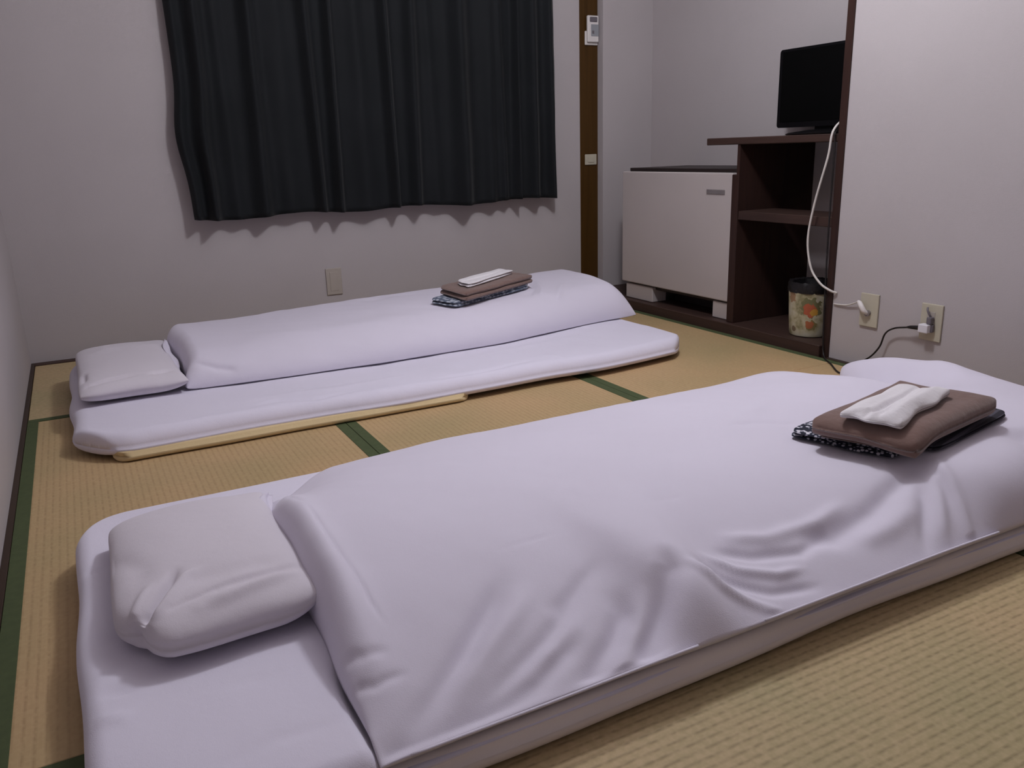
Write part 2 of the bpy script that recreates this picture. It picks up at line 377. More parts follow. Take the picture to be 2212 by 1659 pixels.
# ------------------------------------------------------------------ television
tv = empty('television', (2.92, -1.36, 0.80))
tag(tv, 'black flat television with a blank screen on top of the dark brown shelf unit', 'television')
def rrect_prism(name, x0, x1, yc, zc, hw, hh, r, mat, parent):
    bm = bmesh.new(); pts = []
    for cx, cz, a0 in ((hw - r, hh - r, 0), (-hw + r, hh - r, 90), (-hw + r, -hh + r, 180), (hw - r, -hh + r, 270)):
        for k in range(6):
            a = math.radians(a0 + 90 * k / 5); pts.append((yc + cx + r * math.cos(a), zc + cz + r * math.sin(a)))
    f = bm.faces.new([bm.verts.new((x0, y_, z_)) for y_, z_ in pts])
    ex = bmesh.ops.extrude_face_region(bm, geom=[f]); bmesh.ops.translate(bm, verts=[v for v in ex['geom'] if isinstance(v, bmesh.types.BMVert)], vec=(x1 - x0, 0, 0))
    return part(bm_obj(name, bm, mat), parent)
rrect_prism('bezel', 2.905, 2.945, -1.352, 0.985, 0.235, 0.152, 0.012, M['black_plastic'], tv)
rrect_prism('screen', 2.9035, 2.906, -1.352, 0.991, 0.219, 0.136, 0.003, M['screen'], tv)
rrect_prism('back_cover', 2.945, 2.975, -1.352, 0.985, 0.16, 0.10, 0.02, M['black_plastic'], tv)
part(box('stand_neck', 2.915, 2.945, -1.395, -1.31, 0.81, 0.85, M['black_plastic'], bev=.003), tv)
bm = bmesh.new(); ring = []
vs_t = []; nseg = 40
for lev, (z_, s_) in enumerate(((0.8005, 0.96), (0.806, 1.0), (0.811, 0.9), (0.820, 0.32))):
    ring.append([bm.verts.new((2.895 + 0.085 * s_ * math.cos(2 * math.pi * k / nseg), -1.352 + 0.155 * s_ * math.sin(2 * math.pi * k / nseg), z_)) for k in range(nseg)])
for a, b_ in zip(ring, ring[1:]):
    for k in range(nseg): bm.faces.new((a[k], a[(k + 1) % nseg], b_[(k + 1) % nseg], b_[k]))
bm.faces.new(ring[0]); bm.faces.new(ring[-1])
part(bm_obj('stand_base', bm, M['black_plastic'], smooth=True, sharp=40), tv)

# ------------------------------------------------------------------ waste bin
bn = empty('waste_bin', (2.742, -1.515, 0.0445))
tag(bn, 'round floral-print waste bin lined with a black bag on the recess floor under the shelf', 'waste bin')
def lathe(name, prof, mat, seg=40, wob=None):
    bm = bmesh.new(); rings = []
    for i, (r, z_) in enumerate(prof):
        rings.append([bm.verts.new(((r + (wob(k / seg, i) if wob else 0)) * math.cos(2 * math.pi * k / seg), (r + (wob(k / seg, i) if wob else 0)) * math.sin(2 * math.pi * k / seg), z_ + (0.6 * wob(k / seg * 1.7, i) if wob else 0))) for k in range(seg)])
    for a, b_ in zip(rings, rings[1:]):
        for k in range(seg): bm.faces.new((a[k], a[(k + 1) % seg], b_[(k + 1) % seg], b_[k]))
    bm.faces.new(rings[0]); bm.faces.new(rings[-1])
    return bm_obj(name, bm, mat, smooth=True, sharp=45)
o = lathe('bin_body', [(0.062, 0), (0.074, 0.003), (0.0765, 0.012), (0.080, 0.06), (0.0835, 0.12), (0.087, 0.182), (0.084, 0.182), (0.076, 0.02)], M['bin']); o.parent = bn
def bagw(u, i): return 0.0018 * math.sin(u * 6.283 * 9 + i) + 0.0014 * math.sin(u * 6.283 * 17 + 2 * i)
o = lathe('bin_bag', [(0.0885, 0.172), (0.0895, 0.182), (0.090, 0.200), (0.087, 0.212), (0.076, 0.208), (0.066, 0.16), (0.05, 0.10)], M['bag'], 60, bagw); o.parent = bn

# ------------------------------------------------------------------ curtain
cur = empty('curtain', (1.55, -0.1, 0.54))
tag(cur, 'dark charcoal pleated curtain drawn across the window on the back wall', 'curtain')
CX0, CX1, CZ0, CZ1 = 0.690, 2.452, 0.535, 1.84
ridges = [(0.705, .040, .020), (0.775, .050, .022), (0.875, .012, .03), (0.985, .042, .035), (1.10, .014, .04), (1.237, .045, .020), (1.315, .045, .020), (1.45, .020, .045),
          (1.584, .046, .018), (1.69, .042, .026), (1.80, .010, .03), (1.935, .055, .042), (2.085, .022, .03), (2.160, .02, .02), (2.228, .045, .016), (2.325, .040, .028), (2.432, .035, .02)]
def curtain_sheet():
    nx, nz = 420, 60
    X = np.linspace(CX0, CX1, nx)[:, None] * np.ones((1, nz)); T = np.linspace(0, 1, nz)[None, :] * np.ones((nx, 1))
    Z = CZ0 + (CZ1 - CZ0) * T
    Y = np.full(X.shape, -0.058)
    for i, (cx, a, s_) in enumerate(ridges):
        c = cx + 0.02 * np.sin(i * 2.3) * T; ss = s_ * (1 + 0.35 * T * math.sin(i * 1.7))
        Y -= 1.35 * a * np.exp(-((X - c) / ss) ** 2) * (1 - 0.35 * T)
    Y -= 0.0015 * np.sin(X * 95 + 3 * T) * T + 0.004 * waves(X, T, 0.15, 3)
    Y = Y + 0.05 * sstep(.735, .69, X) * (.35 + .65 * T)
    hem = 0.005 * waves(X, X * 0, 0.5, 1) + 0.008 * np.cos(X * 11)
    Z = Z + hem * (1 - T) ** 2
    left = np.clip((0.86 - X) / 0.17, 0, 1)
    X = X + left * (-0.026 * np.exp(-((T - 0.26) / 0.11) ** 2) - 0.012 * T)
    vs = np.concatenate([np.stack([X, Y, Z], -1).reshape(-1, 3), np.stack([X, Y + 0.0025, Z], -1).reshape(-1, 3)]); m = nz; n = nx; NN = n * m; fs = []
    for i in range(n - 1):
        for j in range(m - 1):
            a = i * m + j; fs.append((a, a + m, a + m + 1, a + 1)); fs.append((NN + a, NN + a + 1, NN + a + m + 1, NN + a + m))
        fs.append((i * m, NN + i * m, NN + i * m + m, i * m + m)); t = i * m + m - 1; fs.append((t, t + m, NN + t + m, NN + t))
    for j in range(m - 1):
        fs.append((j, j + 1, NN + j + 1, NN + j)); t = (n - 1) * m + j; fs.append((t, NN + t, NN + t + 1, t + 1))
    return mesh_obj('curtain_cloth', vs, fs, M['curtain'])
part(curtain_sheet(), cur)
rail = part(box('curtain_rail', 0.62, 2.52, -0.095, -0.075, 1.855, 1.87, M['steel'], bev=.002), cur)
for xx in (0.66, 1.55, 2.48):
    b_ = box('rail_bracket', xx - .01, xx + .01, -0.08, 0.0, 1.86, 1.88, M['steel']); keep(b_, cur)
for k in range(15):
    xx = 0.70 + k * 0.1245; hk = box('curtain_hook', xx - .003, xx + .003, -0.09, -0.076, 1.83, 1.858, M['steel']); keep(hk, cur)

# ------------------------------------------------------------------ wall plates and controls
oc = empty('wall_outlet', (1.275, 0, 0.15)); tag(oc, 'blank beige wall plate low on the back wall under the curtain', 'wall plate')
part(box('cover_plate', 1.239, 1.313, -0.007, 0.0, 0.151, 0.274, M['plate_dim'], bev=.002, seg=2), oc)
part(box('plate_insert', 1.256, 1.296, -0.0085, -0.006, 0.168, 0.257, M['plate_dim'], bev=.001), oc)

rm = empty('remote_control', (2.708, -0.004, 1.28)); tag(rm, 'white handheld remote control in its holder high on the brown post', 'remote control')
part(box('holder', 2.670, 2.746, -0.014, -0.0035, 1.278, 1.345, M['ivory'], bev=.004, seg=2), rm)
part(box('remote_body', 2.676, 2.742, -0.030, -0.013, 1.290, 1.416, M['ivory'], bev=.006, seg=3), rm)
part(box('display', 2.687, 2.731, -0.0315, -0.029, 1.385, 1.408, M['grey_plastic'], bev=.003), rm)
part(box('button_panel', 2.694, 2.740, -0.0313, -0.029, 1.318, 1.374, M['lcd'], bev=.001), rm)
part(box('button', 2.700, 2.712, -0.033, -0.031, 1.330, 1.345, M['grey_plastic'], bev=.001), rm)
sw = empty('light_switch', (2.705, -0.004, 0.69)); tag(sw, 'small cream switch plate half-way up the brown post', 'light switch')
part(box('switch_plate', 2.668, 2.740, -0.011, -0.0035, 0.690, 0.744, M['plate'], bev=.003, seg=2), sw)
part(box('rocker', 2.685, 2.722, -0.014, -0.0105, 0.702, 0.732, M['plate'], bev=.002), sw)

jk = empty('antenna_socket', (W, -1.866, 0.145)); tag(jk, 'beige wall plate with a white aerial plug, nearest the brown upright on the right wall', 'wall socket')
part(box('cover_plate', W - .007, W, -1.903, -1.829, 0.147, 0.263, M['plate'], bev=.002, seg=2), jk)
bm = bmesh.new(); bmesh.ops.create_cone(bm, cap_ends=True, segments=20, radius1=.011, radius2=.010, depth=.012, matrix=Matrix.Translation((W - .011, -1.866, 0.196)) @ Matrix.Rotation(math.pi / 2, 4, 'Y'))
part(bm_obj('aerial_jack', bm, M['badge']), jk)
so = empty('power_socket', (W, -2.105, 0.14)); tag(so, 'beige power outlet plate on the right wall above the corner of the near futon', 'wall socket')
part(box('cover_plate', W - .007, W, -2.143, -2.067, 0.142, 0.262, M['plate'], bev=.002, seg=2), so)
for z_ in (0.225, 0.188):
    part(box('outlet_slot', W - .0082, W - .0065, -2.119, -2.09, z_ - .012, z_ + .012, M['plate_dim'], bev=.001), so)

# aerial cable: down from the television, over the upright, into the jack
ac = empty('aerial_cable', (W, -1.70, 0.25)); tag(ac, 'white aerial cable hanging in a loop from behind the television to the wall plate', 'cable')
cp = [(2.96, -1.62, 0.93), (2.90, -1.655, 0.90), (2.72, -1.660, 0.86), (2.628, -1.665, 0.815), (2.618, -1.655, 0.72), (2.616, -1.612, 0.56), (2.616, -1.592, 0.43), (2.616, -1.615, 0.33), (2.617, -1.66, 0.278), (2.625, -1.70, 0.255), (2.6385, -1.722, 0.246)]
o = tube('cable_loop', cp, 0.0042, M['white_cord']); keep(o, ac)
o = tube('cable_tail', [(2.6395, -1.712, 0.205), (2.6385, -1.74, 0.206), (2.636, -1.775, 0.2105), (2.632, -1.806, 0.222), (2.628, -1.829, 0.232)], 0.0026, M['white_cord']); keep(o, ac)
o = tube('aerial_plug', [(2.628, -1.826, 0.232), (2.622, -1.838, 0.228), (2.618, -1.850, 0.217), (2.620, -1.859, 0.204), (2.628, -1.865, 0.197), (2.634, -1.866, 0.196)], 0.008, M['ivory'], radii=[.005, .009, .0095, .009, .007, .006]); keep(o, ac)

# power cord
pc = empty('electric_cable', (W - .03, -1.80, 0.0)); tag(pc, 'black power cable looping over the mat from the brown upright to the white adapter', 'cord')
cp = [(2.96, -1.60, 0.86), (2.88, -1.655, 0.83), (2.70, -1.660, 0.812), (2.634, -1.667, 0.806), (2.629, -1.672, 0.76), (2.627, -1.674, 0.65), (2.627, -1.674, 0.45), (2.627, -1.680, 0.228), (2.627, -1.684, 0.124), (2.624, -1.692, 0.035), (2.608, -1.718, 0.006), (2.565, -1.785, 0.0045), (2.50, -1.875, 0.0045), (2.515, -1.915, 0.0045),
      (2.56, -1.895, 0.005), (2.605, -1.868, 0.008), (2.620, -1.868, 0.022), (2.622, -1.905, 0.052), (2.622, -1.935, 0.092), (2.622, -1.952, 0.140), (2.622, -1.985, 0.164), (2.620, -2.036, 0.1765)]
o = tube('cord', cp, 0.0030, M['black_cord']); keep(o, pc)
o = tube('cord_plug', [(2.620, -2.032, 0.176), (2.619, -2.048, 0.179), (2.6185, -2.074, 0.182), (2.6185, -2.0805, 0.1825)], 0.007, M['black_cord'], radii=[.003, .006, .0075, .0075], seg=10); keep(o, pc)
ad = empty('plug_adapter', (W - .03, -2.09, 0.19)); tag(ad, 'white cube plug adapter with a grey clip above it, pushed into the power outlet', 'adapter')
part(box('adapter_body', 2.606, 2.634, -2.116, -2.082, 0.170, 0.198, M['white_plastic'], bev=.003, seg=2), ad)
part(box('adapter_back', 2.622, 2.6345, -2.122, -2.114, 0.172, 0.197, M['grey_plastic'], bev=.002), ad)
part(box('grey_plug', 2.616, 2.634, -2.119, -2.102, 0.199, 0.222, M['grey_plastic'], bev=.003, seg=2), ad)
o = tube('ground_wire', [(2.628, -2.112, 0.218), (2.622, -2.106, 0.232), (2.622, -2.100, 0.243), (2.628, -2.095, 0.250)], 0.0035, M['grey_plastic'], seg=8); keep(o, ad)

# ------------------------------------------------------------------ bedding
def slab(name, x0, x1, y0, y1, z0, z1, r, mat, seed=0, wob=0.008, corner=0.07, bow=None, nx=160, ny=90, dimple=0.004, under=0.45, parent=None, creases=(), press=None):
    """soft flat cushion with rounded rim: outline wobbles, corners rounded"""
    U = edge_axis(nx, .85)[:, None] * np.ones((1, ny)); V = edge_axis(ny, .85)[None, :] * np.ones((nx, 1))
    Lx, Ly = x1 - x0, y1 - y0
    X = x0 + U * Lx; Y = y0 + V * Ly
    # round the corners by pulling boundary rows in
    ex = np.minimum(X - x0, x1 - X); ey = np.minimum(Y - y0, y1 - Y)
    cx = np.clip((corner - ey) / corner, 0, 1); cy = np.clip((corner - ex) / corner, 0, 1)
    pullx = corner * (1 - np.sqrt(np.clip(1 - cx ** 2, 0, 1))) * np.clip(1 - ex / (corner * 1.6), 0, 1) * .75
    pully = corner * (1 - np.sqrt(np.clip(1 - cy ** 2, 0, 1))) * np.clip(1 - ey / (corner * 1.6), 0, 1) * .75
    Xn = X + np.sign(x0 + Lx / 2 - X) * pullx; Yn = Y + np.sign(y0 + Ly / 2 - Y) * pully
    fx = np.clip(1 - ex / 0.15, 0, 1); fy = np.clip(1 - ey / 0.15, 0, 1)
    Xn += wob * fx * waves(Y, Y * 0 + seed, 0.35, seed) ; Yn += wob * fy * waves(X, X * 0 + seed, 0.4, seed + 2)
    if bow is not None: Yn += bow(Xn) * sstep(y0 + Ly * .6, y0, Yn)
    d = np.minimum(ex, ey)
    # smooth minimum for rim
    d = np.where((ex < r * 1.5) & (ey < r * 1.5), r * 1.5 - np.hypot(r * 1.5 - ex, r * 1.5 - ey), d); d = np.clip(d, 0, None)
    pr = np.sqrt(np.clip(1 - (1 - np.clip(d / r, 0, 1)) ** 2, 0, 1))
    zm = z0 + (z1 - z0) * under
    ZT = zm + (z1 - zm) * pr + dimple * waves(X, Y, 0.45, seed + 1) * sstep(0, .1, d) + 0.35 * dimple * waves(X, Y, 0.14, seed + 3) * sstep(0, .04, d)
    for pts, a, s_ in creases:
        dd, tt = poly_dist(X, Y, pts); ZT += a * np.exp(-(dd / s_) ** 2) * np.sin(np.pi * np.clip(tt, .04, .96)) * sstep(0, .015, d)
    if press is not None: ZT = np.maximum(ZT - press(X, Y), zm + (zm - z0) * .2 * pr)
    ZB = zm - (zm - z0) * pr
    return grid_solid(name, Xn, Yn, ZT, ZB, mat, parent)

# --- far futon mattress
m1 = empty('futon_mattress', (1.2, -0.93, 0)); tag(m1, 'white sheeted futon mattress by the back wall, cream pad showing under its near edge', 'futon', 'futon mattresses on the tatami')
def bow1(x): return 0.055 * sstep(.30, .14, x) + 0.0 * x + 0.05 * sstep(1.75, 2.25, x) - 0.008 * np.sin(x * 7)
cr1 = [([(.55, -1.30), (.9, -1.33), (1.2, -1.30)], .004, .02), ([(.62, -1.39), (.70, -1.36), (.80, -1.41), (.95, -1.38)], -.008, .012), ([(1.15, -1.405), (1.35, -1.40), (1.6, -1.38)], -.006, .010),
       ([(1.62, -1.33), (1.66, -1.38), (1.67, -1.42)], .006, .01), ([(1.2, -1.25), (1.7, -1.18), (2.1, -1.1)], .003, .03)]
part(slab('sheet_cover', 0.142, 2.262, -1.450, -0.40, 0.012, 0.078, 0.045, M['sheet'], 1, .010, .09, bow1, 220, 110, .004, .35, creases=cr1), m1)
part(slab('under_pad', 0.235, 1.30, -1.462, -0.46, 0.002, 0.030, 0.012, M['pad'], 4, .006, .04, None, 120, 40, .001, .5), m1)
# --- near futon mattress
m2 = empty('futon_mattress', (1.2, -2.46, 0)); tag(m2, 'white sheeted futon mattress closest to the camera, under the big crumpled comforter', 'futon', 'futon mattresses on the tatami')
def bow2(x): return 0.0 * x + 0.006 * np.sin(x * 5 + 1)
cr2 = [([(.16, -2.52), (.22, -2.515), (.27, -2.53)], -.005, .008), ([(.16, -2.66), (.22, -2.67)], -.006, .008), ([(.155, -2.72), (.21, -2.735)], .006, .01), ([(.26, -2.9), (.36, -2.87), (.45, -2.875)], -.003, .012),
       ([(.30, -2.72), (.40, -2.735)], -.002, .01), ([(.155, -2.25), (.19, -2.27)], -.005, .01)]
part(slab('sheet_cover', 0.142, 2.17, -2.966, -1.985, 0.030, 0.082, 0.030, M['sheet'], 6, .008, .10, bow2, 240, 130, .003, .35, creases=cr2, press=lambda X, Y: .022 * sstep(.452, .475, X) * sstep(-2.72, -2.84, Y)), m2)
part(slab('under_pad', 0.155, 2.165, -2.970, -1.99, 0.002, 0.057, 0.020, M['pad_white'], 8, .006, .08, bow2, 200, 60, .001, .5), m2)

def g(X, Y, cx, cy, sx, sy): return np.exp(-((X - cx) / sx) ** 2 - ((Y - cy) / sy) ** 2)
# --- near comforter
HX0, HX1, HY0, HY1 = 0.474, 2.43, -2.968, -1.995       # left, right, near hem, far edge
def gully(X): return sstep(1.98, 2.13, X) * (1 - sstep(2.17, 2.37, X))
def z_near(X, Y):
    d = HY1 - Y
    z = .068 + .042 * np.sqrt(np.clip(1 - (1 - np.clip(d / .09, 0, 1)) ** 2, 0, 1)) + .068 * sstep(-.05, .42, d)
    s = np.clip((d - .52) / .455, 0, 1); pw = 2.2 + 7 * sstep(1.60, 1.72, X) + 5 * np.exp(-((X - .985) / .055) ** 2) + 2.6 * np.exp(-((X - 1.72) / .28) ** 2); z = z - (.178 - .070) * s ** pw - .03 * sstep(2.18, 2.3, X) * s ** 6
    # swelling and the hollow towards the foot end
    z = z + .012 * waves(X, Y, 0.8, 2) * sstep(0, .15, d) * (1 - s)
    z = z - .020 * sstep(.95, .55, X) * sstep(-2.45, -2.05, Y) - .075 * gully(X) * sstep(-2.62, -2.20, Y) + .012 * g(X, Y, 1.96, -2.10, .09, .10) + .026 * g(X, Y, 2.41, -2.17, .06, .10) - .018 * sstep(-2.35, -2.7, Y) * sstep(2.1, 2.4, X)
    z = z - .012 * g(X, Y, 1.75, -2.66, .25, .14)
    return z
folds = [
 ([(.50, -2.965), (.569, -2.918), (.626, -2.87), (.701, -2.80), (.76, -2.74)], -.011, .013),
 ([(.54, -2.968), (.605, -2.953), (.678, -2.921), (.748, -2.888), (.814, -2.846), (.87, -2.80)], -.009, .011),
 ([(.58, -2.968), (.70, -2.945), (.76, -2.915), (.80, -2.89)], -.007, .010),
 ([(.53, -2.945), (.62, -2.895), (.72, -2.835), (.80, -2.77)], .006, .012),
 ([(.57, -2.965), (.65, -2.938), (.74, -2.902), (.84, -2.84)], .006, .010),
 ([(.783, -2.955), (.836, -2.923), (.872, -2.89), (.89, -2.84)], -.010, .012),
 ([(.879, -2.950), (.931, -2.908), (.975, -2.875), (.99, -2.83)], -.014, .016),
 ([(.83, -2.955), (.885, -2.92), (.93, -2.87)], .007, .011),
 ([(1.00, -2.865), (1.040, -2.912), (1.10, -2.953)], .010, .009),
 ([(1.02, -2.850), (1.065, -2.895), (1.13, -2.935), (1.19, -2.945)], -.008, .008),
 ([(1.05, -2.84), (1.10, -2.882), (1.165, -2.912), (1.235, -2.915)], .009, .009),
 ([(1.08, -2.83), (1.15, -2.868), (1.24, -2.888), (1.33, -2.872)], -.008, .010),
 ([(1.11, -2.81), (1.20, -2.845), (1.32, -2.848), (1.43, -2.825)], .008, .013),
 ([(1.237, -2.86), (1.325, -2.882), (1.446, -2.866), (1.560, -2.835), (1.661, -2.80)], -.014, .020),
 ([(1.35, -2.91), (1.45, -2.905), (1.54, -2.885)], .008, .018),
 ([(1.632, -2.835), (1.60, -2.88), (1.55, -2.931)], .008, .012),
 ([(1.59, -2.845), (1.555, -2.89), (1.50, -2.935)], -.008, .012),
 ([(1.66, -2.82), (1.635, -2.88), (1.60, -2.945)], .010, .012),
 ([(1.95, -2.80), (1.92, -2.87), (1.90, -2.95)], -.018, .05),
 ([(2.15, -2.78), (2.12, -2.87), (2.10, -2.95)], .012, .05),
 ([(.76, -2.855), (.83, -2.825), (.90, -2.785)], -.004, .010),
 ([(1.45, -2.46), (1.528, -2.473), (1.575, -2.510), (1.61, -2.55)], -.005, .014),
 ([(1.52, -2.43), (1.62, -2.40), (1.70, -2.33)], .004, .02),
 ([(.745, -2.707), (.815, -2.704), (.888, -2.700)], -.0018, .003),
 ([(1.067, -2.692), (1.144, -2.699)], -.0018, .003),
 ([(1.09, -2.64), (1.16, -2.645)], -.0012, .003),
 ([(.522, -2.40), (.524, -2.55), (.530, -2.66), (.536, -2.75), (.545, -2.80)], -.0045, .0035),
 ([(.520, -2.42), (.512, -2.33), (.52, -2.25)], -.003, .006),
 ([(.47, -2.80), (.50, -2.83), (.54, -2.835)], -.004, .008),
 ([(.465, -2.85), (.50, -2.875), (.55, -2.87)], -.004, .007),
 ([(2.0, -2.35), (2.12, -2.25), (2.2, -2.10)], -.008, .03),
 ([(2.25, -2.5), (2.32, -2.4), (2.38, -2.3)], .006, .03),
]
def near_comforter():
    nx, ny = 330, 210
    U = (edge_axis(nx, .45))[:, None] * np.ones((1, ny)); V = edge_axis(ny, .55)[None, :] * np.ones((nx, 1))
    X = HX0 + U * (HX1 - HX0); Y = HY0 + V * (HY1 - HY0)
    ex0 = X - HX0; ex1 = HX1 - X
    Z = z_near(X, Y)
    # rounded left edge (thick, rolled) and right edge
    base = 0.084 - sstep(-2.93, -2.97, Y) * .016 - sstep(2.14, 2.20, X) * .066
    rl = np.sqrt(np.clip(1 - (1 - np.clip(ex0 / .045, 0, 1)) ** 2, 0, 1)); rr = np.sqrt(np.clip(1 - (1 - np.clip(ex1 / .13, 0, 1)) ** 2, 0, 1))
    Z0 = np.minimum(base, Z - .004)
    Z = Z0 + (Z - Z0) * (0.12 + .88 * rl) * rr
    Z = Z + .012 * np.exp(-((ex0 - .035) / .03) ** 2) * sstep(HY0, HY0 + .25, Y) * sstep(HY1, HY1 - .1, Y)
    D = 0 * X
    for pts, a, s_ in folds:
        pts = [tuple(q) for q in pts]
        if pts[0][1] < -2.93: e = np.array(pts[0]) - np.array(pts[1]); pts = [tuple(np.array(pts[0]) + e / np.linalg.norm(e) * .05)] + pts
        if pts[-1][1] < -2.93: e = np.array(pts[-1]) - np.array(pts[-2]); pts = pts + [tuple(np.array(pts[-1]) + e / np.linalg.norm(e) * .05)]
        left = X.min() * 0 + (1.35 if pts[1][0] < .95 and s_ > .008 else 1.0)
        dd, tt = poly_dist(X, Y, pts); D += a * left * np.exp(-(dd / (s_ * left)) ** 2) * sstep(0, .22, tt) * sstep(1, .7, tt)
    D += .0022 * waves(X, Y, .22, 4) + .0008 * waves(X, Y, .07, 5)
    D *= sstep(0, .012, Y - HY0) * (.55 + .45 * sstep(0, .06, Y - HY0)) * sstep(0, .01, ex0) * sstep(0, .02, ex1) * sstep(0, .02, HY1 - Y)
    Xd, Yd, Zd = displace_normal(X, Y, Z, D)
    # outline: left edge leans, far-right corner pulled in
    Xd = Xd + (-.012 * sstep(-2.5, -2.97, Y) + .004 * waves(Y, Y * 0, .2, 9)) * np.clip(1 - ex0 / .2, 0, 1)
    lc = sstep(HX0 + .20, HX0, X); Yd = Yd - .15 * lc * sstep(HY1 - .45, HY1, Y)
    Yd = Yd - .17 * gully(X) * sstep(HY1 - .45, HY1, Y) - .012 * sstep(1.9, 2.4, X) * np.clip(1 - (HY1 - Y) / .3, 0, 1)
    Yd = Yd + (.004 * waves(X, X * 0, .5, 3)) * np.clip(1 - (Y - HY0) / .1, 0, 1)
    Zb = np.minimum(0.0835 - sstep(-2.925, -2.968, Y) * .018 - sstep(-2.03, -1.99, Y) * .03 - sstep(2.14, 2.20, X) * .068, Zd - .002)
    o = grid_solid('comforter', Xd, Yd, Zd, Zb, M['cover'], None)
    return o
c2 = near_comforter()
tag(c2, 'big white comforter with crumpled near side, spread over the futon closest to the camera', 'comforter', 'comforters on the futons')
# hem ridge line along the near lower edge and open cover layers at the pillow end: parts
def ribbon(name, pts, halfw, thick, mat, n=8, tilt=None, taper=True):
    c = catmull(pts, n); vs = []; fs = []; L = len(c)
    for i, p_ in enumerate(c):
        t = c[min(i + 1, L - 1)] - c[max(i - 1, 0)]; t /= np.linalg.norm(t)
        w_ = np.array([t[1], -t[0], 0]); w_ /= np.linalg.norm(w_) + 1e-9
        ti = 0 if tilt is None else float(np.interp(i / (L - 1), np.linspace(0, 1, len(tilt)), tilt))
        w_ = w_ * math.cos(ti) + np.array([0, 0, 1]) * math.sin(ti); nn = np.cross(t, w_)
        hw = halfw * (math.sin(math.pi * min(max(i / (L - 1), .04), .96)) ** .5 if taper else 1)
        for k in range(9):
            s = -1 + 2 * k / 8; vs.append(p_ + w_ * hw * s + nn * thick * (0.5 + .0 * s) + nn * .0025 * math.sin(s * 4 + i * .5))
        for k in range(9):
            s = 1 - 2 * k / 8; vs.append(p_ + w_ * hw * s - nn * thick * 0.5 + nn * .0025 * math.sin(s * 4 + i * .5))
    for i in range(L - 1):
        for k in range(18): fs.append((i * 18 + k, i * 18 + (k + 1) % 18, (i + 1) * 18 + (k + 1) % 18, (i + 1) * 18 + k))
    fs.append(tuple(range(18))); fs.append(tuple((L - 1) * 18 + k for k in range(18)))
    return mesh_obj(name, vs, fs, mat)
o = ribbon('cover_flap', [(.505, -2.18, .120), (.484, -2.25, .132), (.478, -2.38, .122), (.482, -2.50, .108), (.490, -2.60, .098), (.500, -2.68, .094)], .022, .003, M['cover'], tilt=[1.0, .8, .5, .3, .15, .1]); o.parent = c2
o = ribbon('cover_flap', [(.462, -2.27, .135), (.476, -2.33, .122), (.484, -2.42, .106), (.490, -2.52, .096)], .016, .003, M['cover'], tilt=[.6, .4, .3, .1]); o.parent = c2
o = tube('hem_seam', [(x_, -2.9715 + .002 * math.sin(x_ * 9), .0745 + .002 * math.sin(x_ * 6)) for x_ in (.50, .7, .95)], .0022, M['cover'], seg=6); o.parent = c2
o = tube('hem_seam', [(x_, -2.9715 + .002 * math.sin(x_ * 9), .0745 + .002 * math.sin(x_ * 6)) for x_ in (1.08, 1.3, 1.5, 1.66)], .0022, M['cover'], seg=6); o.parent = c2

# --- far comforter (thicker, rolled front face)
F = dict(x0=0.490, x1=2.295)
def far_front(X): return -1.105 - .02 * np.sin((X - .5) * 3.0) + .11 * sstep(1.5, 2.27, X) ** 1.0 + .0 * X
def far_back(X): return -0.36 + 0 * X
def z_far(X, Y):
    yf = far_front(X); yb = far_back(X); t = (Y - yf) / (yb - yf)
    hmax = .168 + .030 * sstep(1.2, 1.9, X) - .012 * sstep(.9, .5, X) + .008 * np.sin(X * 6)
    pr = np.sqrt(np.clip(1 - (1 - np.clip(t / .22, 0, 1)) ** 2, 0, 1)) * (1 - .25 * sstep(.75, 1.0, t)) * np.sqrt(np.clip(1 - (1 - np.clip((1 - t) / .2, 0, 1)) ** 2, 0, 1))
    return .085 + (hmax - .05) * pr * (0.86 + .14 * sstep(.0, .5, t))
ff = [([(1.95, -.62), (1.90, -.80), (1.80, -.93)], -.008, .012), ([(2.05, -.78), (1.98, -.88), (1.90, -.98)], .007, .012), ([(1.98, -.66), (1.93, -.82), (1.84, -.96)], .006, .010),
      ([(1.2, -.62), (1.35, -.55), (1.5, -.60)], -.006, .04), ([(.50, -1.03), (.58, -1.08), (.64, -1.10)], -.008, .01), ([(.8, -.55), (.95, -.50)], .003, .02),
      ([(.6, -.9), (1.0, -.95), (1.5, -.93)], .004, .05)]
